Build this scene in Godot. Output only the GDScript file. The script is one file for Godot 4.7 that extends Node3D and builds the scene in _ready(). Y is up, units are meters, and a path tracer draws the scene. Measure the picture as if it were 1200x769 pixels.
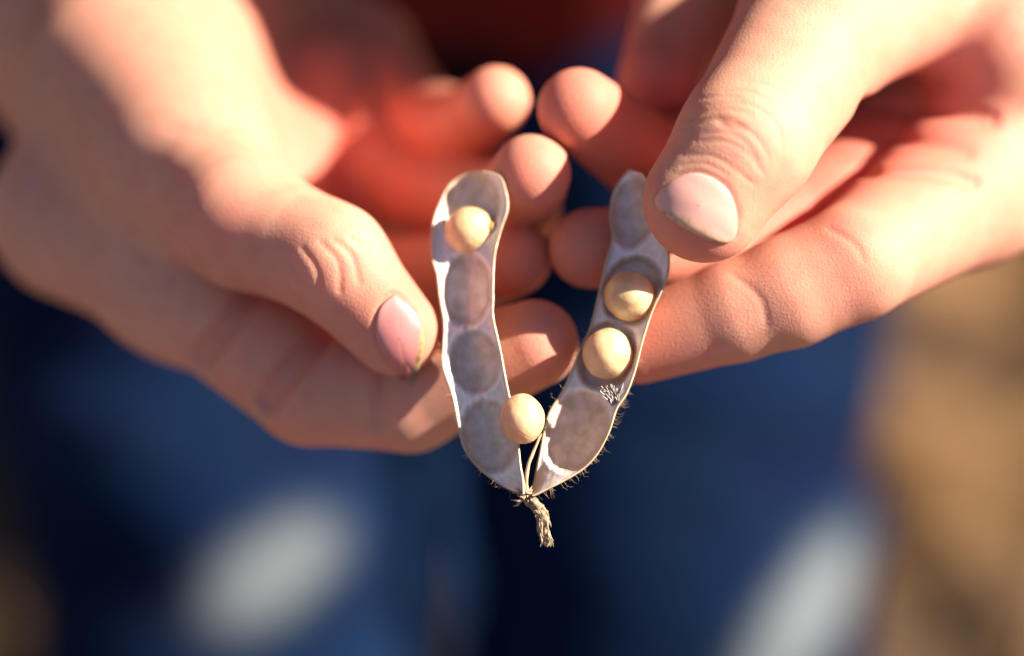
extends Node3D
# A split soybean pod held open between the fingers of two hands, close up.
# Shapes are laid out in millimetres on a "bench" frame: x right, y up the slope, z towards the lens, origin in the plane of focus.

const LENS_MM := 98.3
const REACH := 450.0            # millimetres from lens to the plane of focus
const PITCH := -68.0
const EYE := Vector3(0, 1.35, 0)
const SUN_DIR := Vector3(0.79, 0.44, 0.43)   # towards the sun, on the bench

var bench := Basis()
var noise := FastNoiseLite.new()
var names := {}
var shift := 0.0                # pushes what is being laid out back from the lens


func _ready() -> void:
	# ---- camera, sky, sun, exposure
	bench = Basis(Vector3.RIGHT, deg_to_rad(PITCH))
	var cam := Camera3D.new()
	cam.name = "camera"
	add_child(cam)
	cam.transform = Transform3D(bench, EYE)
	var lens := CameraAttributesPhysical.new()
	lens.frustum_focal_length = LENS_MM
	lens.frustum_focus_distance = 0.449
	lens.frustum_near = 0.05
	lens.frustum_far = 400.0
	lens.exposure_aperture = 3.6
	cam.attributes = lens
	cam.fov = 13.92
	cam.near = 0.05
	cam.far = 400.0
	cam.make_current()

	var sky_mat := ProceduralSkyMaterial.new()
	sky_mat.sky_top_color = Color(0.46, 0.53, 0.68)
	sky_mat.sky_horizon_color = Color(0.88, 0.82, 0.76)
	sky_mat.ground_bottom_color = Color(0.26, 0.20, 0.15)
	sky_mat.ground_horizon_color = Color(0.6, 0.55, 0.5)
	sky_mat.sky_energy_multiplier = 0.60
	var sky := Sky.new()
	sky.sky_material = sky_mat
	var env := Environment.new()
	env.background_mode = Environment.BG_SKY
	env.sky = sky
	env.tonemap_mode = Environment.TONE_MAPPER_LINEAR
	env.tonemap_exposure = 3.0
	env.sdfgi_enabled = true
	env.ssao_enabled = true
	env.ssil_enabled = true
	var we := WorldEnvironment.new()
	we.name = "world_environment"
	we.environment = env
	add_child(we)

	var sun := DirectionalLight3D.new()
	sun.name = "sun"
	sun.light_color = Color(1.0, 0.945, 0.875)
	sun.light_energy = 1.6
	sun.light_angular_distance = 0.5
	sun.shadow_enabled = true
	add_child(sun)
	sun.look_at_from_position(bench * SUN_DIR * 10.0, Vector3.ZERO, Vector3.UP)

	noise.seed = 7
	noise.frequency = 1.0
	noise.noise_type = FastNoiseLite.TYPE_SIMPLEX_SMOOTH
	noise.fractal_octaves = 3

	build_ground()
	build_person()
	build_pod()
	build_beans()


# ------------------------------------------------------------------ bench helpers
# a point on the bench seen at the photograph's (px, py), z millimetres in front of the plane of focus
func P(px: float, py: float, zz := 0.0) -> Vector3:
	var z := zz + shift
	var k := (REACH - z) / REACH / 7.0
	return Vector3((px - 600.0) * k, (384.5 - py) * k, z)


func world(p: Vector3) -> Vector3:
	return EYE + bench * ((p - Vector3(0, 0, REACH)) * 0.001)


func numbered(called: String) -> String:
	var n: int = names.get(called, 0)
	names[called] = n + 1
	return called if n == 0 else "%s_%03d" % [called, n]


func thing(called: String, label: String, category: String, at: Vector3, group := "") -> Node3D:
	var o := Node3D.new()
	o.name = numbered(called)
	add_child(o)
	o.position = at
	o.set_meta("label", label)
	o.set_meta("category", category)
	if group:
		o.set_meta("group", group)
	return o


func base_of(n: Node) -> Vector3:
	var p := Vector3.ZERO
	while n != self:
		p += (n as Node3D).position
		n = n.get_parent()
	return p


# vertices are in the world; they are stored relative to the parent's place
func put(called: String, m: Dictionary, mat: Material, parent: Node, at := Vector3.INF) -> MeshInstance3D:
	var o := MeshInstance3D.new()
	o.name = called if parent != self else numbered(called)
	parent.add_child(o, true)
	var origin := base_of(parent)
	if at != Vector3.INF:
		o.position = at - origin
		origin = at
	var v: PackedVector3Array = m.v
	for i in v.size():
		v[i] -= origin
	var arr := []
	arr.resize(Mesh.ARRAY_MAX)
	arr[Mesh.ARRAY_VERTEX] = v
	if m.has("n") and m.n.size() == v.size():
		arr[Mesh.ARRAY_NORMAL] = m.n
	else:
		arr[Mesh.ARRAY_NORMAL] = smooth_normals(v, m.f)
	if m.has("c") and m.c.size() == v.size():
		arr[Mesh.ARRAY_COLOR] = m.c
	if m.has("uv") and m.uv.size() == v.size():
		arr[Mesh.ARRAY_TEX_UV] = m.uv
	arr[Mesh.ARRAY_INDEX] = m.f
	var mesh := ArrayMesh.new()
	mesh.add_surface_from_arrays(Mesh.PRIMITIVE_TRIANGLES, arr)
	o.mesh = mesh
	o.material_override = mat
	return o


func smooth_normals(v: PackedVector3Array, f: PackedInt32Array) -> PackedVector3Array:
	var n := PackedVector3Array()
	n.resize(v.size())
	for t in range(0, f.size(), 3):
		var a := v[f[t]]
		var w := (v[f[t + 2]] - a).cross(v[f[t + 1]] - a)
		for k in 3:
			n[f[t + k]] += w
	for i in n.size():
		n[i] = n[i].normalized()
	return n


func soup() -> Dictionary:
	return {"v": PackedVector3Array(), "f": PackedInt32Array(), "c": PackedColorArray()}


# a grid of rows x cols points; faces look to the side where rows go up and columns to the right
func add_grid(m: Dictionary, pts: PackedVector3Array, cols: PackedColorArray, rows: int, across: int, wrap := false, flip := false) -> void:
	var o: int = m.v.size()
	m.v.append_array(pts)
	m.c.append_array(cols)
	for i in rows - 1:
		for j in (across if wrap else across - 1):
			var a := o + i * across + j
			var b := o + i * across + (j + 1) % across
			var c := a + across
			var d := b + across
			if flip:
				m.f.append_array([a, b, c, b, d, c])
			else:
				m.f.append_array([a, c, b, b, c, d])


# a tube along pts (world), radii rad, colour col per ring
func add_tube(m: Dictionary, pts: Array, rad: Array, cols: Array, sides := 8, bump := 0.0, seed_at := 0.0) -> void:
	var rows := pts.size()
	var gv := PackedVector3Array()
	var gc := PackedColorArray()
	var prev := Vector3.ZERO
	for i in rows:
		var dir: Vector3 = (pts[mini(i + 1, rows - 1)] - pts[maxi(i - 1, 0)]).normalized()
		var u: Vector3
		if prev == Vector3.ZERO:
			u = dir.cross(Vector3.UP if absf(dir.y) < 0.9 else Vector3.RIGHT).normalized()
		else:
			u = (prev - dir * prev.dot(dir)).normalized()
		prev = u
		var w := dir.cross(u)
		for j in sides:
			var a := TAU * j / sides
			var r: float = rad[i]
			if bump > 0.0:
				r *= 1.0 + bump * noise.get_noise_3d(cos(a) * 1.3 + seed_at, sin(a) * 1.3, i * 0.35)
			gv.append(pts[i] + (u * cos(a) + w * sin(a)) * r)
			gc.append(cols[mini(i, cols.size() - 1)])
	add_grid(m, gv, gc, rows, sides, true, true)
	for e in [0, rows - 1]:
		var o: int = m.v.size()
		m.v.append(pts[e])
		m.c.append(cols[mini(e, cols.size() - 1)])
		var ring: int = o - rows * sides + e * sides if e == 0 else o - 1 - rows * sides + e * sides
		for j in sides:
			if e == 0:
				m.f.append_array([o, ring + j, ring + (j + 1) % sides])
			else:
				m.f.append_array([o, ring + (j + 1) % sides, ring + j])


func along(pts: Array, t: float) -> Vector2:
	var total := 0.0
	for i in pts.size() - 1:
		total += pts[i].distance_to(pts[i + 1])
	var at := t * total
	for i in pts.size() - 1:
		var l: float = pts[i].distance_to(pts[i + 1])
		if at <= l or i == pts.size() - 2:
			var k := clampf(at / l, 0.0, 1.0)
			return (pts[i] as Vector2).cubic_interpolate(pts[i + 1], pts[maxi(i - 1, 0)], pts[mini(i + 2, pts.size() - 1)], k)
		at -= l
	return pts[-1]


func matte(color := Color.WHITE, rough := 0.8, vertex := true) -> StandardMaterial3D:
	var m := StandardMaterial3D.new()
	m.albedo_color = color
	m.roughness = rough
	m.vertex_color_use_as_albedo = vertex
	return m


func relief(m: StandardMaterial3D, kind: int, freq: float, per_metre: float, centimetres: float, seed_at: int) -> void:
	var n := FastNoiseLite.new()
	n.noise_type = kind
	n.frequency = freq
	n.seed = seed_at
	n.cellular_return_type = FastNoiseLite.RETURN_DISTANCE
	n.fractal_octaves = 3
	var t := NoiseTexture2D.new()
	t.width = 512
	t.height = 512
	t.seamless = true
	t.noise = n
	m.heightmap_enabled = true
	m.heightmap_texture = t
	m.heightmap_scale = centimetres
	m.uv1_triplanar = true
	m.uv1_scale = Vector3.ONE * per_metre


# ------------------------------------------------------------------ bodies as a distance field, meshed as surface nets
class Flesh:
	var a := PackedVector3Array()
	var b := PackedVector3Array()
	var ra := PackedFloat32Array()
	var rb := PackedFloat32Array()
	var g := PackedInt32Array()
	var fn := PackedVector3Array()
	var ff := PackedFloat32Array()
	var ca := PackedVector3Array()
	var cb := PackedVector3Array()
	var cw := PackedFloat32Array()
	var ch := PackedFloat32Array()
	var ci := PackedInt32Array()
	var lines := 0
	var spots: Array = []          # [centre, radius, colour, share]
	var base := Color(0.5, 0.3, 0.2)
	var k_own := PackedFloat32Array()   # blend inside a group
	var k_palm := 6.0
	var h := 1.0
	var lo := Vector3.ZERO
	var n := Vector3i.ZERO
	var blocks: Array = []
	var res: Array = []
	var noise: FastNoiseLite

	func bone(group: int, p: Vector3, q: Vector3, rp: float, rq: float, flat := Vector3.ZERO, f := 1.0) -> void:
		a.append(p)
		b.append(q)
		ra.append(rp)
		rb.append(rq)
		g.append(group)
		fn.append(flat.normalized() if flat != Vector3.ZERO else Vector3.ZERO)
		ff.append(f * f - 1.0)

	func chain(group: int, pts: Array, rad: Array, flat := Vector3.ZERO, f := 1.0) -> void:
		for i in pts.size() - 1:
			bone(group, pts[i], pts[i + 1], rad[i], rad[i + 1], flat, f)

	func bone_d(i: int, p: Vector3) -> float:
		var pa := p - a[i]
		var ab := b[i] - a[i]
		var t := clampf(pa.dot(ab) / ab.length_squared(), 0.0, 1.0)
		var v := pa - ab * t
		var l2 := v.length_squared()
		if ff[i] > 0.0:
			var q := v.dot(fn[i])
			l2 += ff[i] * q * q
		return sqrt(l2) - lerpf(ra[i], rb[i], t)

	func d(p: Vector3, near: PackedInt32Array, folds: PackedInt32Array) -> float:
		var palm := 1e9
		var best := 1e9
		var cur := 1e9
		var cg := -1
		for i in near:
			var x := bone_d(i, p)
			if g[i] != cg:
				if cg == 0:
					palm = cur
				elif cg > 0:
					best = minf(best, join(cur, palm, k_palm))
				cur = x
				cg = g[i]
			else:
				cur = join(cur, x, k_own[cg])
		if cg == 0:
			palm = cur
		elif cg > 0:
			best = minf(best, join(cur, palm, k_palm))
		best = minf(best, palm)
		var deep := 0.0
		var line := -1
		for i in folds:
			var pa := p - ca[i]
			var ab := cb[i] - ca[i]
			var q := pa - ab * clampf(pa.dot(ab) / ab.length_squared(), 0.0, 1.0)
			var w := q.length_squared() / (cw[i] * cw[i])
			if w < 6.0:
				if ci[i] != line:
					best += deep
					deep = 0.0
					line = ci[i]
				deep = maxf(deep, ch[i] * exp(-w))
		return best + deep

	func join(x: float, y: float, k: float) -> float:
		var e := k - absf(x - y)
		if e <= 0.0:
			return minf(x, y)
		return minf(x, y) - e * e / (4.0 * k)

	func all_bones() -> PackedInt32Array:
		var r := PackedInt32Array()
		for i in a.size():
			r.append(i)
		return r

	func march(from: Vector3, dir: Vector3, without := -1) -> Vector3:
		var every := PackedInt32Array()
		for i in a.size():
			if g[i] != without:
				every.append(i)
		var none := PackedInt32Array()
		var p := from
		for i in 120:
			var x := d(p, every, none)
			p += dir * x * 0.75
			if x < 0.004:
				break
		return p

	func slope(p: Vector3, near: PackedInt32Array, folds: PackedInt32Array, e: float) -> Vector3:
		var k1 := Vector3(1, -1, -1)
		var k2 := Vector3(-1, -1, 1)
		var k3 := Vector3(-1, 1, -1)
		var k4 := Vector3(1, 1, 1)
		return k1 * d(p + k1 * e, near, folds) + k2 * d(p + k2 * e, near, folds) + k3 * d(p + k3 * e, near, folds) + k4 * d(p + k4 * e, near, folds)

	func fold(pts: Array, w: float, depth: float) -> void:
		for i in pts.size() - 1:
			ca.append(pts[i])
			cb.append(pts[i + 1])
			cw.append(w)
			ch.append(depth * minf(1.0, 0.35 + 4.0 * minf(float(i + 1), float(pts.size() - 1 - i)) / pts.size()))
			ci.append(lines)
		lines += 1

	func near_of(c: Vector3, r: float) -> PackedInt32Array:
		var out := PackedInt32Array()
		var ds := PackedFloat32Array()
		var least := 1e9
		for i in a.size():
			var x := bone_d(i, c)
			ds.append(x)
			least = minf(least, x)
		for i in a.size():
			if ds[i] < least + r * 2.1 + 5.0:
				out.append(i)
		return out

	func tint(p: Vector3) -> Color:
		var c := base
		for s in spots:
			var q: float = p.distance_squared_to(s[0]) / (s[1] * s[1])
			if q < 4.0:
				c = c.lerp(s[2], s[3] * exp(-q * 1.2))
		var m := noise.get_noise_3d(p.x * 0.09, p.y * 0.09, p.z * 0.09)
		var m2 := noise.get_noise_3d(p.x * 0.5 + 40.0, p.y * 0.5, p.z * 0.5)
		var m3 := noise.get_noise_3d(p.x * 0.22, p.y * 0.22 + 70.0, p.z * 0.22)
		c = c.lerp(Color(0.60, 0.19, 0.155), clampf(0.06 + 0.55 * m3, 0.0, 0.4))
		var l := 1.0 + 0.10 * m + 0.08 * m2
		return Color(c.r * l, c.g * l * (1.0 - 0.10 * m2 - 0.06 * m), c.b * l * (1.0 - 0.10 * m2))

	func one(at: int) -> void:
		var c0: Vector3i = blocks[at]
		var s := 8 * h
		var org := lo + Vector3(c0) * s
		var mid := org + Vector3.ONE * s * 0.5
		var near := near_of(mid, s * 0.87)
		var folds := PackedInt32Array()
		for i in ca.size():
			var pa := mid - ca[i]
			var ab := cb[i] - ca[i]
			var q := (pa - ab * clampf(pa.dot(ab) / ab.length_squared(), 0.0, 1.0)).length()
			if q < s * 0.87 + cw[i] * 2.5:
				folds.append(i)
		var val := PackedFloat32Array()
		val.resize(729)
		var idx := 0
		for k in 9:
			for j in 9:
				for i in 9:
					val[idx] = d(org + Vector3(i, j, k) * h, near, folds)
					idx += 1
		var keys := PackedInt64Array()
		var vs := PackedVector3Array()
		var ns := PackedVector3Array()
		var cs := PackedColorArray()
		var corner := [0, 1, 9, 10, 81, 82, 90, 91]
		var off := [Vector3(0, 0, 0), Vector3(1, 0, 0), Vector3(0, 1, 0), Vector3(1, 1, 0), Vector3(0, 0, 1), Vector3(1, 0, 1), Vector3(0, 1, 1), Vector3(1, 1, 1)]
		var edges := [0, 1, 2, 3, 4, 5, 6, 7, 0, 2, 1, 3, 4, 6, 5, 7, 0, 4, 1, 5, 2, 6, 3, 7]
		var quads := PackedInt64Array()
		var sx := 1
		var sy := n.x * 8
		var sz := n.x * n.y * 64
		for k in 8:
			for j in 8:
				for i in 8:
					var o := i + 9 * j + 81 * k
					var neg := 0
					for q in 8:
						if val[o + corner[q]] < 0.0:
							neg += 1
					if neg == 0 or neg == 8:
						continue
					var sum := Vector3.ZERO
					var cnt := 0
					for e in range(0, 24, 2):
						var d0 := val[o + corner[edges[e]]]
						var d1 := val[o + corner[edges[e + 1]]]
						if (d0 < 0.0) != (d1 < 0.0):
							sum += (off[edges[e]] as Vector3).lerp(off[edges[e + 1]], d0 / (d0 - d1))
							cnt += 1
					var p := org + (Vector3(i, j, k) + sum / cnt) * h
					var gr := slope(p, near, folds, h * 0.3)
					var nn := gr.normalized()
					var x := d(p, near, folds)
					p -= nn * clampf(x / maxf(gr.length() / (4.0 * h * 0.3), 0.4), -h, h) * 0.8
					var cx := c0.x * 8 + i
					var cy := c0.y * 8 + j
					var cz := c0.z * 8 + k
					keys.append(cx * sx + cy * sy + cz * sz)
					vs.append(p)
					ns.append(slope(p, near, folds, h * 0.3).normalized())
					cs.append(tint(p))
		for k in 8:
			for j in 8:
				for i in 8:
					var o := i + 9 * j + 81 * k
					var d0 := val[o]
					var key := (c0.x * 8 + i) * sx + (c0.y * 8 + j) * sy + (c0.z * 8 + k) * sz
					for ax in 3:
						var d1 := val[o + [1, 9, 81][ax]]
						if (d0 < 0.0) == (d1 < 0.0):
							continue
						var u: int = [sy, sz, sx][ax]
						var w: int = [sz, sx, sy][ax]
						if d0 < 0.0:
							quads.append_array([key - u - w, key - w, key, key - u])
						else:
							quads.append_array([key - u - w, key - u, key, key - w])
		res[at] = [keys, vs, ns, cs, quads]

	func mesh(cell: float, box: AABB) -> Dictionary:
		h = cell
		lo = box.position
		var bs := 8.0 * h
		n = Vector3i(ceili(box.size.x / bs), ceili(box.size.y / bs), ceili(box.size.z / bs))
		var every := all_bones()
		var none := PackedInt32Array()
		for K in range(0, n.z, 4):
			for J in range(0, n.y, 4):
				for I in range(0, n.x, 4):
					var c := lo + Vector3(I + 2, J + 2, K + 2) * bs
					if absf(d(c, every, none)) > bs * 4.0 * 0.87 * 1.5:
						continue
					for k in range(K, mini(K + 4, n.z)):
						for j in range(J, mini(J + 4, n.y)):
							for i in range(I, mini(I + 4, n.x)):
								c = lo + (Vector3(i, j, k) + Vector3.ONE * 0.5) * bs
								if absf(d(c, every, none)) < bs * 0.87 * 1.5 + 0.6:
									blocks.append(Vector3i(i, j, k))
		res.resize(blocks.size())
		var task := WorkerThreadPool.add_group_task(one, blocks.size(), -1, true)
		WorkerThreadPool.wait_for_group_task_completion(task)
		var at := {}
		var v := PackedVector3Array()
		var nn := PackedVector3Array()
		var cc := PackedColorArray()
		for r in res:
			var keys: PackedInt64Array = r[0]
			for i in keys.size():
				at[keys[i]] = v.size() + i
			v.append_array(r[1])
			nn.append_array(r[2])
			cc.append_array(r[3])
		var f := PackedInt32Array()
		for r in res:
			var q: PackedInt64Array = r[4]
			for i in range(0, q.size(), 4):
				var q0: int = at.get(q[i], -1)
				var q1: int = at.get(q[i + 1], -1)
				var q2: int = at.get(q[i + 2], -1)
				var q3: int = at.get(q[i + 3], -1)
				if q0 < 0 or q1 < 0 or q2 < 0 or q3 < 0:
					continue
				f.append_array([q0, q2, q1, q0, q3, q2])
		res.clear()
		blocks.clear()
		var m := {"v": v, "n": nn, "c": cc, "f": f}
		refine(m)
		refine(m)
		return m

	# splits the edges that lie near a fine fold, so that the fold has enough points to show
	func refine(m: Dictionary) -> void:
		var v: PackedVector3Array = m.v
		var nn: PackedVector3Array = m.n
		var cc: PackedColorArray = m.c
		var f: PackedInt32Array = m.f
		var box := AABB(ca[0], Vector3.ZERO)
		for i in ca.size():
			box = box.expand(ca[i]).expand(cb[i])
		box = box.grow(3.0)
		var mark := PackedByteArray()
		mark.resize(v.size())
		for k in v.size():
			if not box.has_point(v[k]):
				continue
			for i in ca.size():
				if cw[i] > 0.8:
					continue
				var pa := v[k] - ca[i]
				var ab := cb[i] - ca[i]
				var q := pa - ab * clampf(pa.dot(ab) / ab.length_squared(), 0.0, 1.0)
				if q.length_squared() < 4.0 * cw[i] * cw[i] + 0.25:
					mark[k] = 1
					break
		var mid := {}
		var out := PackedInt32Array()
		for t in range(0, f.size(), 3):
			var p := [f[t], f[t + 1], f[t + 2]]
			if mark[p[0]] + mark[p[1]] + mark[p[2]] == 0:
				out.append_array(p)
				continue
			var h3 := [-1, -1, -1]
			for e in 3:
				var x: int = p[e]
				var y: int = p[(e + 1) % 3]
				if mark[x] == 0 and mark[y] == 0:
					continue
				var key := mini(x, y) * 4000000 + maxi(x, y)
				if not mid.has(key):
					var c := (v[x] + v[y]) * 0.5
					var near := near_of(c, 1.0)
					var folds := PackedInt32Array()
					for i in ca.size():
						if c.distance_to((ca[i] + cb[i]) * 0.5) < ca[i].distance_to(cb[i]) * 0.5 + 3.0 * cw[i]:
							folds.append(i)
					var gr := slope(c, near, folds, 0.12)
					var up := gr.normalized()
					c -= up * clampf(d(c, near, folds) / maxf(gr.length() / 0.48, 0.5), -0.5, 0.5)
					mid[key] = v.size()
					v.append(c)
					nn.append(slope(c, near, folds, 0.12).normalized())
					cc.append((cc[x] + cc[y]) * 0.5)
				h3[e] = mid[key]
			var cuts := 0
			for e in 3:
				if h3[e] >= 0:
					cuts += 1
			if cuts == 3:
				out.append_array([p[0], h3[0], h3[2], h3[0], p[1], h3[1], h3[2], h3[1], p[2], h3[0], h3[1], h3[2]])
			elif cuts == 2:
				for e in 3:
					if h3[e] < 0:
						var x: int = p[e]
						var y: int = p[(e + 1) % 3]
						var z: int = p[(e + 2) % 3]
						var yz: int = h3[(e + 1) % 3]
						var zx: int = h3[(e + 2) % 3]
						out.append_array([x, y, yz, x, yz, zx, zx, yz, z])
			else:
				out.append_array(p)
		m.v = v
		m.n = nn
		m.c = cc
		m.f = out


func to_world(m: Dictionary) -> Dictionary:
	var v: PackedVector3Array = m.v
	for i in v.size():
		v[i] = world(v[i])
	m.v = v
	if m.has("n"):
		var nn: PackedVector3Array = m.n
		for i in nn.size():
			nn[i] = bench * nn[i]
		m.n = nn
	return m


# the point of a body that is seen at (px, py)
func on(body: Flesh, px: float, py: float, without := -1) -> Vector3:
	var eye := Vector3(0, 0, REACH)
	var dir := (P(px, py, -shift) - eye).normalized()
	return body.march(eye + dir * 300.0, dir, without)


func fold_at(body: Flesh, pts: Array, w: float, depth: float, without := -1, sink := 0.0) -> void:
	var out := []
	var count := pts.size() * 3
	for i in count:
		var p := along(pts, i / (count - 1.0))
		var at := on(body, p.x, p.y, without)
		out.append(at + (at - Vector3(0, 0, REACH)).normalized() * sink)
	body.fold(out, w, depth)


const SKIN := Color(0.61, 0.31, 0.208)
const FLUSH_AND_GLOW := Color(0.63, 0.145, 0.10)  # fingertip flush, also the red light in shaded hollows painted onto skin
const PALE := Color(0.64, 0.36, 0.25)


func new_flesh() -> Flesh:
	var f := Flesh.new()
	f.noise = noise
	f.base = SKIN
	f.k_own = PackedFloat32Array([9.0, 3.0, 1.2, 1.6, 1.6, 1.6])
	return f


func skin_material() -> StandardMaterial3D:
	var m := matte(Color.WHITE, 0.6)
	m.metallic_specular = 0.38
	m.subsurf_scatter_enabled = true
	m.subsurf_scatter_strength = 0.22
	relief(m, FastNoiseLite.TYPE_CELLULAR, 0.06, 70.0, 0.008, 5)
	return m


func build_person() -> void:
	var person := thing("person", "person in dark blue jeans and red jacket, holding a split pod in both hands", "person", Vector3(-0.01, 0.0, -0.50))
	var skin := skin_material()
	build_left(person, skin)
	build_right(person, skin)
	build_clothes(person)


# the hand at the left of the picture
func build_left(person: Node3D, skin: Material) -> void:
	shift = -9.0
	var f := new_flesh()
	var wrist := P(150, 40, -88)
	var arm := P(-40, -190, -118)
	var m1 := P(215, 318, -42)
	var m2 := P(300, 215, -72)
	var m3 := P(385, 120, -92)
	var m4 := P(425, 62, -112)
	# palm and forearm
	f.bone(0, arm, wrist, 31, 29, Vector3(0.1, -0.1, 1), 1.35)
	f.bone(0, wrist, m1, 27, 13.5, Vector3(0, 0, 1), 1.15)
	f.bone(0, P(170, -20, -112), m2, 18, 11.5)
	f.bone(0, P(200, -50, -128), m3, 16, 10.5)
	f.bone(0, P(220, -70, -138), m4, 15, 9.5)
	f.bone(0, m1, m3, 11, 10)
	f.bone(0, m2, P(460, 235, -80), 11, 9)
	f.bone(0, m3, P(470, 170, -86), 10, 8)
	f.bone(0, wrist, P(215, 190, -34), 27, 16, Vector3(0, 0, 1), 1.1)
	f.bone(0, P(90, 250, -60), m1, 17, 14)
	# thumb
	f.chain(1, [P(150, 110, -62), P(283, 258, -14), P(388, 306, -4), P(460, 386, -3)], [22, 12.2, 10.2, 8.3], Vector3(0.45, 0.6, -0.6), 1.12)
	# index, middle, ring, little finger
	f.chain(2, [m1, P(365, 447, -20), P(480, 462, -16), P(626, 403, -6)], [14, 11.4, 10.2, 7.7])
	f.chain(3, [m2, P(410, 340, -58), P(530, 325, -38), P(603, 303, -14)], [11, 9.5, 8.5, 6.6])
	f.chain(4, [m3, P(500, 225, -66), P(604, 240, -28), P(623, 203, -6)], [11, 9, 8, 6.8])
	f.chain(5, [m4, P(490, 140, -78), P(545, 150, -50), P(581, 118, -26)], [10, 8.2, 7.2, 6.3])
	for s in [[P(480, 350, 4), 11.0, 0.6], [P(626, 403, 2), 12.0, 0.35], [P(603, 303, -8), 12.0, 0.6], [P(619, 203, 4), 12.0, 0.6], [P(581, 118, -30), 11.0, 0.6], [P(430, 140, -75), 42.0, 0.75], [P(230, 270, 0), 9.0, 0.3], [P(480, 260, -50), 30.0, 0.6], [P(330, 430, -16), 26.0, 0.3]]:
		f.spots.append([s[0], s[1], FLUSH_AND_GLOW, s[2]])  # hollow behind the thumb is reddened in colour, imitating scattered light
	f.spots.append([P(170, 430, -30), 30.0, PALE, 0.4])
	# folds
	for sink in [0.0, 2.2]:
		fold_at(f, [Vector2(304, 336), Vector2(268, 378), Vector2(232, 420)], 1.7, 4.2, 1, sink)
		fold_at(f, [Vector2(394, 380), Vector2(352, 420), Vector2(312, 470)], 1.8, 4.6, 1, sink)
	fold_at(f, [Vector2(452, 444), Vector2(444, 495)], 1.4, 2.4, 1)
	fold_at(f, [Vector2(446, 60), Vector2(410, 120), Vector2(384, 170), Vector2(372, 195)], 1.6, 2.0)
	fold_at(f, [Vector2(200, 150), Vector2(250, 160), Vector2(300, 172), Vector2(332, 186)], 1.5, 0.2)
	for w in [[338, 300, 352, 330, 350, 352], [355, 292, 372, 318, 372, 350], [376, 284, 396, 308, 398, 340], [392, 282, 412, 300, 420, 330], [412, 280, 430, 292]]:
		var pts := []
		for i in range(0, w.size(), 2):
			pts.append(Vector2(w[i], w[i + 1]))
		fold_at(f, pts, 0.7, 0.24)
	# the bed of the nail is sunk a little
	var outline := []
	for q in [[462, 345], [485, 362], [496, 392], [492, 425], [482, 452], [463, 436], [446, 410], [440, 384], [446, 360]]:
		outline.append(Vector2(q[0], q[1]))
	fold_at(f, outline.slice(5) + outline.slice(0, 2), 0.7, 0.4)
	var m := f.mesh(0.85, AABB(Vector3(-165, -40, -165), Vector3(185, 190, 185)))
	var hand := put("hand", to_world(m), skin, person, world(wrist))
	hand.set_meta("label", "hand on the left, thumb pressed on the edge of the pod")
	nail(f, hand, outline, Color(0.56, 0.20, 0.19), Vector2(497, 384), Vector2(484, 456), Color(0.40, 0.30, 0.14))
	shift = 0.0


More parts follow.
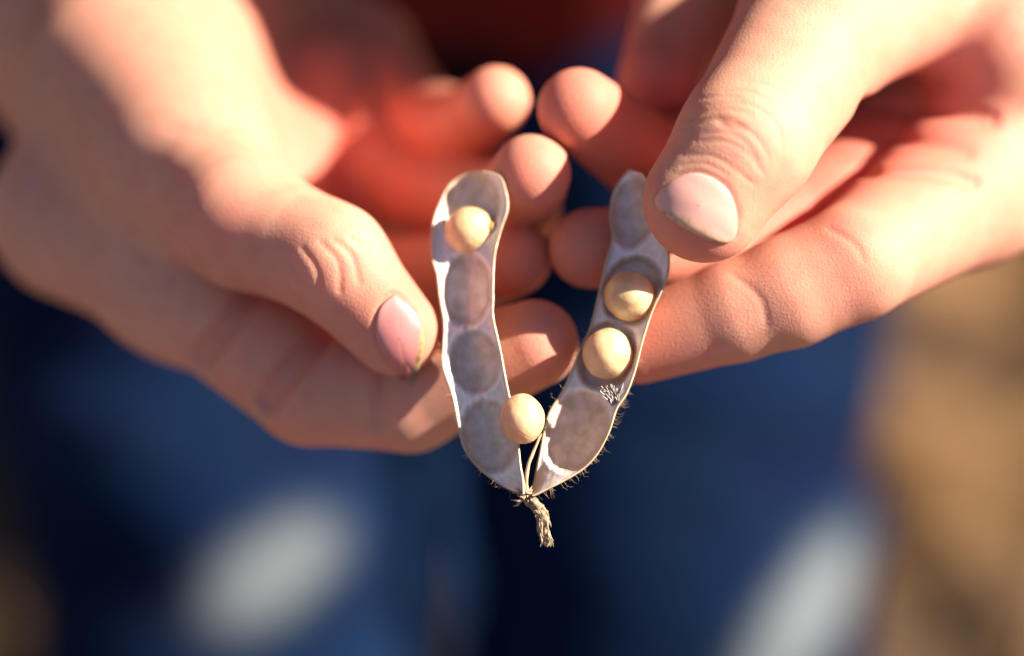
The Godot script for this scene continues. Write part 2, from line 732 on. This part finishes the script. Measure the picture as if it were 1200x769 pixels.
func build_right(person: Node3D, skin: Material) -> void:
	var f := new_flesh()
	var wrist := P(1330, -60, -80)
	var arm := P(1430, -190, -72)
	var m1 := P(1135, 215, -36)
	var m2 := P(1120, 125, -54)
	var m3 := P(1090, 40, -66)
	var m4 := P(1030, -40, -80)
	f.bone(0, arm, wrist, 33, 25, Vector3(-0.3, -0.3, 1), 1.2)
	f.bone(0, wrist, m1, 25, 14)
	f.bone(0, wrist, m2, 22, 12)
	f.bone(0, wrist, m3, 20, 11)
	f.bone(0, wrist, m4, 18, 10)
	f.bone(0, wrist, P(1180, 60, -34), 20, 14)
	f.bone(0, m4, P(850, 70, -80), 10, 9)
	f.chain(1, [P(1190, -110, -60), P(965, 25, -17), P(876, 163, -1), P(825, 236, 0)], [21, 14.4, 11.4, 10.4], Vector3(0.28, 0.22, 1), 1.18)
	f.chain(2, [m1, P(1000, 308, -11), P(925, 342, -11), P(862, 364, -12), P(750, 402, -15)], [14.3, 10.0, 9.6, 8.8, 7.1])
	f.chain(3, [m2, P(960, 245, -36), P(830, 290, -26), P(690, 291, -19)], [12, 9.2, 8, 7.0])
	f.chain(4, [m3, P(905, 165, -60), P(770, 195, -38), P(678, 128, -17)], [11, 9.2, 8.2, 7.2])
	f.chain(5, [m4, P(880, -70, -84), P(800, 0, -64), P(772, 92, -48)], [10, 8.8, 8.2, 7.6])
	for s in [[P(752, 404, -10), 15.0, 0.55], [P(690, 291, -12), 13.0, 0.5], [P(678, 128, -11), 12.0, 0.6], [P(768, 76, -40), 12.0, 0.6], [P(815, 285, 8), 9.0, 0.6], [P(990, 190, -30), 24.0, 0.7], [P(985, 300, 0), 14.0, 0.2], [P(745, 175, -32), 22.0, 0.9], [P(1080, 150, -25), 18.0, 0.5], [P(910, 260, -28), 16.0, 0.7]]:
		f.spots.append([s[0], s[1], FLUSH_AND_GLOW, s[2]])  # also reddens the shaded gaps between fingers, painting in light through skin
	# wrinkles over the thumb's joint
	for w in [[800, 152, 818, 146, 845, 139, 866, 146, 887, 162, 900, 183], [837, 125, 866, 121, 891, 129, 912, 150, 916, 175], [816, 166, 850, 166, 875, 179, 895, 204], [800, 183, 833, 183, 858, 196, 883, 216], [850, 108, 880, 108, 905, 122], [806, 140, 825, 133, 850, 128, 880, 134], [826, 158, 850, 155, 872, 166, 888, 188], [800, 195, 826, 192, 850, 204], [870, 96, 900, 100, 925, 116, 934, 140], [822, 116, 848, 113, 868, 116]]:
		var pts := []
		for i in range(0, w.size(), 2):
			pts.append(Vector2(w[i], w[i + 1]))
		fold_at(f, pts, 0.55, 0.13)
	fold_at(f, [Vector2(843, 142), Vector2(856, 149), Vector2(868, 150)], 0.7, 0.25)
	# folds of the index finger and of the web
	fold_at(f, [Vector2(858, 322), Vector2(880, 338), Vector2(894, 355), Vector2(898, 380)], 0.75, 0.14)
	fold_at(f, [Vector2(972, 268), Vector2(1000, 285), Vector2(1012, 305)], 0.75, 0.16)
	fold_at(f, [Vector2(1010, 122), Vector2(1060, 128), Vector2(1110, 132), Vector2(1160, 140)], 1.6, 1.6)
	fold_at(f, [Vector2(1010, 205), Vector2(1060, 200), Vector2(1110, 205), Vector2(1140, 215)], 1.5, 1.4)
	fold_at(f, [Vector2(1040, 165), Vector2(1090, 168), Vector2(1130, 178)], 1.8, 0.8)
	var outline := []
	for q in [[786, 212], [801, 205], [818, 203], [836, 209], [852, 222], [861, 240], [864, 260], [862, 276], [853, 284], [834, 282], [810, 271], [787, 257], [771, 244], [768, 233], [775, 221]]:
		outline.append(Vector2(q[0], q[1]))
	fold_at(f, outline.slice(13) + outline.slice(0, 8), 0.75, 0.42)
	var m := f.mesh(0.85, AABB(Vector3(-10, -25, -160), Vector3(185, 165, 185)))
	var hand := put("hand", to_world(m), skin, person, world(wrist))
	hand.set_meta("label", "hand on the right, thumb nail facing the viewer")
	nail(f, hand, outline, Color(0.68, 0.35, 0.29), Vector2(772, 246), Vector2(855, 287), Color(0.60, 0.38, 0.24))


# a nail laid on the flesh inside an outline, with a thick free edge between two points of it
func nail(f: Flesh, hand: Node, outline: Array, color: Color, e0: Vector2, e1: Vector2, edge: Color) -> void:
	var c := Vector2.ZERO
	for q in outline:
		c += q
	c /= outline.size()
	var m := soup()
	var rings := 9
	var count := 56
	var none := PackedInt32Array()
	var every := f.all_bones()
	var gv := PackedVector3Array()
	var gc := PackedColorArray()
	var closed := outline.duplicate()
	closed.append(outline[0])
	for i in rings:
		var s := [0.02, 0.25, 0.5, 0.7, 0.84, 0.92, 0.97, 1.0, 1.03][i] as float
		for j in count:
			var q := c + (along(closed, float(j) / count) - c) * minf(s, 1.0)
			var p := on(f, q.x, q.y)
			var nn := f.slope(p, every, none, 0.3).normalized()
			var up := 0.36 * sqrt(maxf(0.0, 1.0 - pow(minf(s, 1.0), 6.0))) + 0.06
			if s > 1.0:
				up = -0.7
			var dist: float = Geometry2D.get_closest_point_to_segment(q, e0, e1).distance_to(q)
			var near_edge: float = clampf(1.0 - dist / 9.0, 0.0, 1.0)
			if s <= 1.0:
				up += 0.22 * near_edge
			gv.append(world(p + nn * up))
			var rim: float = smoothstep(6.0, 3.0, dist)
			var stripe := noise.get_noise_2d(j * 0.9, 3.0) * 0.06 * s
			var grime := clampf(noise.get_noise_2d(q.x * 0.16, q.y * 0.16) * 2.2 - 0.2, 0.0, 0.75)
			var moon := smoothstep(0.55, 0.95, s) * smoothstep(40.0, 62.0, dist) * 0.35
			gc.append((color * (1.0 + stripe)).lerp(Color(0.74, 0.50, 0.44), moon).lerp(edge.lerp(Color(0.14, 0.06, 0.02), grime), rim))
	add_grid(m, gv, gc, rings, count, true, false)
	var mat := matte(Color.WHITE, 0.36)
	mat.metallic_specular = 0.4
	mat.clearcoat_enabled = true
	mat.clearcoat = 0.15
	mat.clearcoat_roughness = 0.3
	mat.subsurf_scatter_enabled = true
	mat.subsurf_scatter_strength = 0.08
	put("nail", m, mat, hand)


# ------------------------------------------------------------------ clothes
func build_clothes(person: Node3D) -> void:
	var denim := matte(Color.WHITE, 0.9)
	denim.metallic_specular = 0.12
	relief(denim, FastNoiseLite.TYPE_SIMPLEX_SMOOTH, 0.06, 14.0, 0.05, 3)
	var m := soup()
	# thighs towards the viewer, knees below the frame; [path on the bench, painted sunlit patch: x, y, half length, half width, degrees]
	for leg in [
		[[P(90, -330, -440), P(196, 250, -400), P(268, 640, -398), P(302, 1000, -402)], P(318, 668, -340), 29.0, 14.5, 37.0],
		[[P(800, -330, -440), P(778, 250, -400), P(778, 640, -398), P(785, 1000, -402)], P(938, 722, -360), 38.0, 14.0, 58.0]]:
		var path := Curve3D.new()
		for q in leg[0]:
			path.add_point(q)
		var knee: Vector3 = leg[0][3]
		path.add_point(knee + Vector3(0, -60, -60))
		path.add_point(knee + Vector3(0, 10, -190))
		path.add_point(knee + Vector3(0, 150, -380))
		var rows := 150
		var around := 60
		var gv := PackedVector3Array()
		var gc := PackedColorArray()
		for i in rows:
			var p := path.sample_baked(path.get_baked_length() * i / (rows - 1))
			var ahead := path.sample_baked(minf(path.get_baked_length() * (i + 1) / (rows - 1), path.get_baked_length()))
			var behind := path.sample_baked(path.get_baked_length() * maxf(i - 1, 0) / (rows - 1))
			var dir := (ahead - behind).normalized()
			var w := dir.cross(Vector3.RIGHT).normalized()
			for j in around:
				var a := TAU * j / around
				var out := Vector3.RIGHT * cos(a) + w * sin(a)
				var q := p + out * lerpf(78.0, 62.0, smoothstep(0.0, 0.45, float(i) / (rows - 1)))
				var crease := noise.get_noise_3d(q.x * 0.008, q.y * 0.02, q.z * 0.008)
				q += out * crease * 7.0
				gv.append(world(q))
				# sunlit patches of the thighs, painted into the denim colour
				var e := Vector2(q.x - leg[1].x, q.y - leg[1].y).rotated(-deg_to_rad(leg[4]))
				var sun_patch := smoothstep(1.1, 0.4, Vector2(e.x / leg[2], e.y / leg[3]).length() + 0.15 * crease) * (1.0 if q.z > p.z - 30.0 else 0.0)
				gc.append((Color(0.0064, 0.0135, 0.038) * (1.0 + 0.5 * crease)).lerp(Color(0.15, 0.175, 0.19), sun_patch))
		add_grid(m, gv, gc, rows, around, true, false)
	# unseen seat, added low to cast shade on the ground at the left
	add_tube(m, [Vector3(-0.01, 0.75, -0.58), Vector3(-0.01, 0.55, -0.58), Vector3(-0.01, 0.35, -0.60), Vector3(-0.01, 0.18, -0.62), Vector3(-0.01, 0.12, -0.62)], [0.14, 0.165, 0.16, 0.12, 0.05], [Color(0.0064, 0.0135, 0.038)], 40, 0.08)
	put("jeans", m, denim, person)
	# jacket: open front, hem above the knees, and the sleeves
	var cloth := matte(Color.WHITE, 0.9)
	cloth.metallic_specular = 0.15
	relief(cloth, FastNoiseLite.TYPE_SIMPLEX_SMOOTH, 0.06, 18.0, 0.05, 4)
	m = soup()
	var gv := PackedVector3Array()
	var gc := PackedColorArray()
	var rows := 40
	var around := 80
	for i in rows:
		var t := float(i) / (rows - 1)
		for j in around:
			var a := -PI * 0.5 + TAU * (j + 0.5) / around     # starts at the back
			var front := maxf(0.0, -cos(a + PI * 0.5))
			var y := lerpf(1.22, 0.545 + 0.03 * front * front - 0.06 * cos(a), t)
			var rx := lerpf(0.19, 0.21, t)
			var rz := lerpf(0.12, 0.15, t)
			var w := noise.get_noise_3d(cos(a) * 2.5, y * 3.0, sin(a) * 2.5) * 0.02
			gv.append(Vector3(-0.02 + cos(a) * (rx + w), y, -0.52 + sin(a) * (rz + w)))
			gc.append(Color(0.15, 0.018, 0.012) * (1.0 + 6.0 * w) if t < 0.88 else Color(0.012, 0.010, 0.011))
	add_grid(m, gv, gc, rows, around, true, false)
	var jacket := put("jacket", m, cloth, person)
	for side in 2:
		m = soup()
		var s: float = [-1.0, 1.0][side]
		var cuff := world(P(-20, -165, -116)) if side == 0 else world(P(1400, -150, -62))
		var elbow := Vector3(-0.02 + s * 0.30, 1.02 if side == 0 else 1.18, -0.50 if side == 0 else -0.47)  # right elbow raised out of view so its sleeve shades the left palm
		var shoulder := Vector3(-0.02 + s * 0.19, 1.22, -0.52)
		var pts := []
		var rad := []
		for i in 24:
			var t := i / 23.0
			pts.append(cuff.lerp(elbow, t * 2.0) if t < 0.5 else elbow.lerp(shoulder, t * 2.0 - 1.0))
			rad.append(lerpf(0.040, 0.062, t))
		add_tube(m, pts, rad, [Color(0.15, 0.018, 0.012)], 24, 0.25, side * 9.0)
		put("sleeve", m, cloth, jacket)


# ------------------------------------------------------------------ ground
func build_ground() -> void:
	var m := soup()
	var gv := PackedVector3Array()
	var gc := PackedColorArray()
	var steps := []
	for i in 141:
		var t := (i - 70) / 70.0
		steps.append(signf(t) * (absf(t) * 1.5 + pow(absf(t), 7.0) * 120.0))
	for i in steps.size():
		for j in steps.size():
			var x: float = steps[j]
			var z: float = -0.9 - steps[i]
			var y := 0.0
			if absf(x) < 5.0 and absf(z) < 6.0:
				y = noise.get_noise_2d(x * 9.0, z * 9.0) * 0.055 + noise.get_noise_2d(x * 22.0, z * 22.0) * 0.012 + noise.get_noise_2d(x * 1.3, z * 1.3) * 0.03
			var s := noise.get_noise_2d(x * 9.0 + 9.0, z * 9.0) + 0.5 * noise.get_noise_2d(x * 3.0, z * 3.0 + 4.0)
			gv.append(Vector3(x, y, z))
			gc.append(Color(0.035, 0.018, 0.009).lerp(Color(0.22, 0.118, 0.048), smoothstep(-0.3, 0.4, s)))
	add_grid(m, gv, gc, steps.size(), steps.size(), false, false)
	var soil := matte(Color.WHITE, 0.95)
	relief(soil, FastNoiseLite.TYPE_SIMPLEX_SMOOTH, 0.03, 3.0, 0.6, 11)
	var o := put("ground", m, soil, self)
	o.set_meta("kind", "structure")
	o.set_meta("label", "dry brown field soil, far out of focus")
	# straw and stubble
	m = soup()
	var rng := RandomNumberGenerator.new()
	rng.seed = 21
	for i in 1500:
		var at := Vector3(rng.randf_range(-1.2, 1.2), rng.randf_range(0.0, 0.03), rng.randf_range(-1.3, -0.1))
		var dir := Vector3(rng.randf_range(-1, 1), rng.randf_range(-0.1, 0.25), rng.randf_range(-1, 1)).normalized()
		var l := rng.randf_range(0.03, 0.14)
		var c := Color(0.32, 0.19, 0.08).lerp(Color(0.10, 0.055, 0.028), rng.randf())
		add_tube(m, [at, at + dir * l * 0.5 + Vector3(0, 0.006, 0), at + dir * l], [0.0022, 0.0024, 0.0016], [c], 4)
	var straw := put("straw", m, matte(Color.WHITE, 0.7), self)
	straw.set_meta("kind", "stuff")
	straw.set_meta("label", "dry straw and stubble scattered over the brown soil")
	straw.set_meta("category", "straw")


# ------------------------------------------------------------------ the pod
const RIM := Color(0.50, 0.36, 0.22)
const FILM := Color(0.82, 0.75, 0.72)
const HULL := Color(0.30, 0.19, 0.10)

var left_outer := []
var right_outer := []


func vecs(q: Array) -> Array:
	var out := []
	for i in range(0, q.size(), 2):
		out.append(Vector2(q[i], q[i + 1]))
	return out


# one half of the pod: edge polylines from tip to base, chambers as [x, y, rx, ry, degrees]
func valve(pod: Node, edge_l: Array, edge_r: Array, z_tip: float, depth: float, chambers: Array, called: String, label: String, pocket: Color, seed_at: float, tilt: float) -> Node:
	var rows := 150
	var cols := 61
	var inner := PackedVector3Array()
	var outer := PackedVector3Array()
	var ci := PackedColorArray()
	var co := PackedColorArray()
	for i in rows:
		var t := float(i) / (rows - 1)
		var l := along(edge_l, t)
		var r := along(edge_r, t)
		var z0 := z_tip * pow(1.0 - t, 1.2)
		var half := P(l.x, l.y, 0).distance_to(P(r.x, r.y, 0)) * 0.5
		var deep := minf(depth, half * 0.85)
		for j in cols:
			var s := 2.0 * j / (cols - 1) - 1.0
			s = signf(s) * (1.0 - pow(1.0 - absf(s), 1.25))
			var q := l.lerp(r, s * 0.5 + 0.5)
			var pk := 0.0
			var edge_pk := 0.0
			for c in chambers:
				var dq := (q - Vector2(c[0], c[1])).rotated(-deg_to_rad(c[4]))
				var e := Vector2(dq.x / c[2], dq.y / c[3]).length()
				e += 0.05 * noise.get_noise_2d(q.x * 0.08 + seed_at, q.y * 0.08)
				pk = maxf(pk, smoothstep(1.10, 0.86, e))
				edge_pk = maxf(edge_pk, exp(-pow((e - 1.09) / 0.08, 2.0)))
			var bowl := pow(maxf(0.0, 1.0 - s * s), 0.62)
			var crinkle := noise.get_noise_2d(q.x * 0.12 + seed_at, q.y * 0.12)
			var streak := noise.get_noise_3d((q.x - l.x) * 0.35 + seed_at, t * 7.0, 4.0)
			var zi := z0 + s * tilt - deep * bowl * (0.46 + 0.54 * pk) + edge_pk * 0.22 * bowl + 0.10 * crinkle * bowl + 0.10 * streak * (1.0 - pk) * bowl
			zi += 0.18 * noise.get_noise_2d(t * 26.0 + seed_at, s * 0.8) * smoothstep(0.8, 1.0, absf(s))
			var zo := minf(z0 + s * tilt - deep * bowl * (0.55 + 0.5 * pk) - 0.32, zi - 0.3)
			inner.append(P(q.x, q.y, zi))
			var wide := q + (q - (l + r) * 0.5).normalized() * 2.2 * smoothstep(0.7, 1.0, absf(s))
			outer.append(P(wide.x, wide.y, zo))
			var blotch := noise.get_noise_2d(q.x * 0.05 + seed_at * 3.0, q.y * 0.05 + 8.0)
			var fine := noise.get_noise_2d(q.x * 0.25, q.y * 0.25 + seed_at)
			var pc := pocket * (1.0 + 0.28 * blotch + 0.10 * fine)
			pc.b *= 1.0 + 0.25 * blotch
			var film := FILM * (0.93 + 0.22 * streak + 0.12 * crinkle)
			var c := film.lerp(pc, pk)
			c = c.lerp(FILM * 1.2, edge_pk * 0.6)
			c = c.lerp(RIM * 1.25, smoothstep(0.92, 0.995, absf(s)) * 0.8)
			c.a = lerpf(1.0, 0.82, pk)
			ci.append(c)
			co.append(HULL * (1.0 + 0.3 * blotch + 0.25 * fine))
	# rim and ends join the two skins into one closed shell
	var all_v := PackedVector3Array()
	var all_c := PackedColorArray()
	for i in rows:
		for j in cols:
			all_v.append(world(inner[i * cols + j]))
			all_c.append(ci[i * cols + j])
		# lip on the right
		var k := i * cols + cols - 1
		all_v.append(world((inner[k] + outer[k]) * 0.5 + Vector3(0.12, 0, 0.06)))
		all_c.append(RIM)
		for j in cols:
			all_v.append(world(outer[i * cols + cols - 1 - j]))
			all_c.append(co[i * cols + cols - 1 - j])
		k = i * cols
		all_v.append(world((inner[k] + outer[k]) * 0.5 + Vector3(-0.12, 0, 0.06)))
		all_c.append(RIM)
	var ring := cols * 2 + 2
	var m := soup()
	add_grid(m, all_v, all_c, rows, ring, true, true)
	for e in [0, rows - 1]:
		var b: int = e * ring
		for j in cols - 1:
			var a0 := b + j
			var a1 := b + j + 1
			var o0 := b + cols + 1 + (cols - 1 - j)
			var o1 := o0 - 1
			if e == 0:
				m.f.append_array([a0, a1, o0, a1, o1, o0])
			else:
				m.f.append_array([a0, o0, a1, a1, o0, o1])
	var mat := matte(Color.WHITE, 0.30)
	mat.backlight_enabled = true
	mat.backlight = Color(0.30, 0.26, 0.22)
	mat.metallic_specular = 0.6
	var o := put(called, m, mat, pod)
	if label:
		o.set_meta("label", label)
	return o


func build_pod() -> void:
	var pod := thing("soybean_pod", "dry brown soybean pod split open into two pale papery halves", "seed pod", world(P(616, 577, 0)))
	var ll := vecs([552, 201, 530, 214, 517, 236, 508, 263, 507, 298, 513, 322, 516, 348, 521, 378, 520, 405, 520, 430, 531, 464, 539, 503, 546, 527, 563, 549, 588, 568, 610, 579])
	var lr := vecs([566, 200, 584, 206, 591, 221, 594, 244, 586, 270, 579, 298, 577, 330, 577, 352, 577, 372, 585, 409, 592, 446, 598, 475, 606, 518, 609, 545, 612, 562, 613, 579])
	left_outer = ll
	var v1: Node = valve(pod, ll, lr, -13.0, 4.2, [[552, 243, 34, 44, 8], [547, 340, 29, 43, 2], [557, 424, 29, 37, -8], [574, 512, 33, 43, -14]], "valve", "left half of the pod, nearly emptied", Color(0.68, 0.51, 0.41), 3.0, 2.2)
	var rl := vecs([738, 199, 727, 213, 719, 230, 716, 255, 719, 280, 712, 305, 705, 336, 693, 384, 678, 416, 662, 456, 647, 480, 640, 500, 635, 526, 630, 550, 626, 568, 621, 579])
	var rr := vecs([752, 203, 764, 220, 770, 240, 776, 268, 783, 300, 781, 325, 772, 346, 763, 366, 752, 401, 743, 436, 733, 462, 722, 479, 712, 508, 695, 537, 671, 557, 624, 581])
	right_outer = rr
	var v2: Node = valve(pod, rl, rr, -9.0, 4.4, [[743, 248, 27, 43, 12], [742, 341, 35, 41, 22], [712, 417, 34, 42, 24], [676, 506, 38, 49, 22]], "valve", "right half of the pod, two seeds in it", Color(0.64, 0.47, 0.385), 11.0, 3.3)
	# stalk
	var rng := RandomNumberGenerator.new()
	rng.seed = 5
	var brown := matte(Color.WHITE, 0.85)
	var m := soup()
	var path := vecs([617, 574, 618, 583, 626, 590, 633, 600, 637, 612, 638, 624, 641, 634, 640, 641])
	var pts := []
	var rad := []
	var cols := []
	for i in 30:
		var t := i / 29.0
		var q := along(path, t)
		pts.append(world(P(q.x, q.y, -1.0 + 0.6 * sin(t * 5.0))))
		rad.append(lerpf(0.00105, 0.0005, t) * (1.0 + 0.3 * noise.get_noise_1d(t * 9.0)) * (0.35 if i == 29 else 1.0))
		cols.append(Color(0.20, 0.13, 0.075).lerp(Color(0.36, 0.27, 0.17), 0.5 + noise.get_noise_1d(t * 14.0 + 3.0)))
	add_tube(m, pts, rad, cols, 22, 0.7, 2.0)
	# fibres that run along it and fray off
	for k in 44:
		var t0 := rng.randf_range(0.0, 0.75)
		var t1 := minf(1.0, t0 + rng.randf_range(0.12, 0.35))
		var a := rng.randf_range(-0.2, PI + 0.2)
		var fib := []
		for i in 6:
			var t := lerpf(t0, t1, i / 5.0)
			var q := along(path, t)
			var away := lerpf(1.25, 0.75, t) * (1.0 + (0.7 * pow(i / 5.0, 3.0) * rng.randf()))
			fib.append(world(P(q.x, q.y, -1.0) + Vector3(cos(a) * away, 0, sin(a) * away)))
		add_tube(m, fib, [0.00010, 0.00016, 0.00016, 0.00014, 0.0001, 0.00003], [Color(0.24, 0.16, 0.09).lerp(Color(0.46, 0.36, 0.24), rng.randf())], 5)
	# the torn collar beside it
	for k in 26:
		var a := Vector2(614 + rng.randf_range(-4, 9), 579 + rng.randf_range(-4, 7))
		var b := a + Vector2(rng.randf_range(-19, -3) if k < 17 else rng.randf_range(-4, 12), rng.randf_range(-6, 9))
		add_tube(m, [world(P(a.x, a.y, 0.4)), world(P((a.x + b.x) * 0.5, (a.y + b.y) * 0.5 + 2.0, 0.9 + rng.randf_range(-0.8, 0.8))), world(P(b.x, b.y, rng.randf_range(-1, 1.4)))], [0.00028, 0.00022, 0.00006], [Color(0.33, 0.24, 0.15)], 5)
	put("stalk", m, brown, pod)
	# the strings the seeds hung from
	for w in [[616, 577, 613, 563, 609, 545, 607, 520], [617, 576, 617, 560, 620, 543, 627, 525, 634, 508]]:
		m = soup()
		pts = []
		rad = []
		for i in 16:
			var q := along(vecs(w), i / 15.0)
			pts.append(world(P(q.x, q.y, 0.3 + 0.4 * sin(i * 0.35))))
			rad.append(0.00036 - 0.000008 * i)
		add_tube(m, pts, rad, [Color(0.45, 0.33, 0.20)], 8, 0.4, 1.0)
		put("seed_string", m, brown, pod)
	# hairs along the outer edges
	m = soup()
	for k in 210:
		var on_left := k % 3 == 0
		var t := rng.randf_range(0.52, 0.98)
		var e: Array = ll if on_left else rr
		if not on_left and k % 7 == 0:
			e = rl
			t = rng.randf_range(0.45, 0.75)
		var q := along(e, t)
		var q2 := along(e, minf(t + 0.02, 1.0))
		var tang := (q2 - q).normalized()
		var side := Vector2(-tang.y, tang.x) * (1.0 if (on_left or e == rl) else -1.0)
		if side.x * (1.0 if e == rr else -1.0) < 0.0:
			side = -side
		if noise.get_noise_1d(t * 40.0 + (5.0 if on_left else 0.0)) < -0.12:
			continue
		var len := 2.5 + 11.0 * pow(rng.randf(), 1.6) * (0.6 if on_left else 1.0)
		var lean := rng.randf_range(-0.9, 0.5)
		var b := q + side * 1.0
		var c := b + (side + tang * lean * -0.6).normalized() * len * 0.6
		var d := c + (side + tang * rng.randf_range(-1.8, 0.4)).normalized() * len * 0.5
		var zz := (-13.0 if on_left else -9.0) * pow(1.0 - t, 1.2) + rng.randf_range(-2.2, -0.1)
		var col := Color(0.24, 0.15, 0.08).lerp(Color(0.45, 0.32, 0.18), rng.randf())
		add_tube(m, [world(P(b.x, b.y, zz)), world(P(c.x, c.y, zz + rng.randf_range(-0.5, 0.5))), world(P(d.x, d.y, zz + rng.randf_range(-0.9, 0.9)))], [0.000036, 0.000026, 0.000008], [col], 4)
	var hair := put("hair", m, brown, pod)
	hair.set_meta("kind", "stuff")
	# a torn tuft of white lining on the right half
	m = soup()
	for k in 46:
		var a := Vector2(719 + rng.randf_range(-3, 5), 470 + rng.randf_range(-6, 5))
		var ang := lerpf(-2.75, -0.9, k / 45.0) + rng.randf_range(-0.15, 0.15)
		var l := rng.randf_range(8, 21)
		var b := a + Vector2(cos(ang), sin(ang)) * l
		var mid := a.lerp(b, 0.55)
		add_tube(m, [world(P(a.x, a.y, -0.7)), world(P(mid.x, mid.y, 0.5 + rng.randf_range(-0.4, 0.4))), world(P(b.x, b.y, 0.5 + rng.randf_range(-0.7, 0.7)))], [0.00022, 0.00017, 0.00007], [Color(0.38, 0.345, 0.32) * rng.randf_range(0.7, 1.1)], 5)
	var tuft_mat := matte(Color.WHITE, 0.6)
	tuft_mat.backlight_enabled = true
	tuft_mat.backlight = Color(0.4, 0.4, 0.4)
	put("lining_tuft", m, tuft_mat, pod)


# ------------------------------------------------------------------ seeds
func build_beans() -> void:
	var mat := matte(Color.WHITE, 0.38)
	mat.subsurf_scatter_enabled = true
	mat.subsurf_scatter_strength = 0.25
	relief(mat, FastNoiseLite.TYPE_SIMPLEX_SMOOTH, 0.02, 90.0, 0.004, 9)
	var list := [
		[550, 270, -11.6, 4.25, 4.0, "yellow soybean lit by the sun in the left pod half, near its tip", 0.0, 20.0],
		[738, 347, -5.0, 4.4, 4.25, "yellow soybean in the right pod half just below the thumb nail", 1.0, -20.0],
		[712, 415, -3.6, 4.2, 4.35, "yellow soybean in the right pod half, lower of the two seeds there", 2.0, 10.0],
		[612, 491, 1.6, 3.75, 4.2, "loose yellow soybean resting between the two pod halves above the stalk", 3.0, 0.0]]
	for b in list:
		var at := P(b[0], b[1], b[2])
		var o := thing("soybean", b[5], "soybean", world(at), "soybeans in and on the open pod")
		var m := soup()
		var gv := PackedVector3Array()
		var gc := PackedColorArray()
		var rows := 41
		var cols := 64
		for i in rows:
			var th := PI * i / (rows - 1)
			for j in cols:
				var ph := TAU * j / cols
				var nn := Vector3(sin(th) * cos(ph), cos(th), sin(th) * sin(ph))
				var w := noise.get_noise_3d(nn.x * 0.9 + b[6] * 7.0, nn.y * 0.9, nn.z * 0.9) * 0.16
				# fine wrinkles low on the coat
				w += sin(nn.dot(Vector3(0.55, 1.0, 0.2)) * 34.0 + nn.x * 3.0) * 0.028 * smoothstep(0.1, 0.6, -nn.y + 0.5 * nn.x) * (1.0 if b[6] > 2.5 else 0.25)
				var p := Vector3(nn.x * b[3], nn.y * b[4], nn.z * b[3]) * (1.0 + w * 0.27)
				p = p.rotated(Vector3(0, 0, 1), deg_to_rad(b[7]))
				gv.append(world(at + p))
				var tone := noise.get_noise_3d(nn.x * 1.4 + b[6] * 3.0, nn.y * 1.4 + 5.0, nn.z * 1.4)
				gc.append(Color(0.70, 0.495, 0.275).lerp(Color(0.62, 0.40, 0.19), clampf(0.35 + 1.1 * tone, 0.0, 1.0)))
		add_grid(m, gv, gc, rows, cols, true, false)
		put("seed_coat", m, mat, o)
		var hil := Vector3(0.88, 0.10, 0.46) if b[6] < 0.5 else Vector3(-0.6, -0.4, -0.7)
		hil = hil.normalized() * b[3]
		m = soup()
		var tip := at + hil * 1.05
		add_tube(m, [world(at + hil * 0.9 + Vector3(0.2, 0.9, -0.3)), world(tip + Vector3(0.1, 0.45, -0.15)), world(tip), world(tip - Vector3(0.1, 0.45, -0.15)), world(at + hil * 0.9 - Vector3(0.2, 0.9, -0.3))], [0.0003, 0.0006, 0.0007, 0.0006, 0.0003], [Color(0.62, 0.36, 0.12)], 10)
		put("seed_scar", m, mat, o)
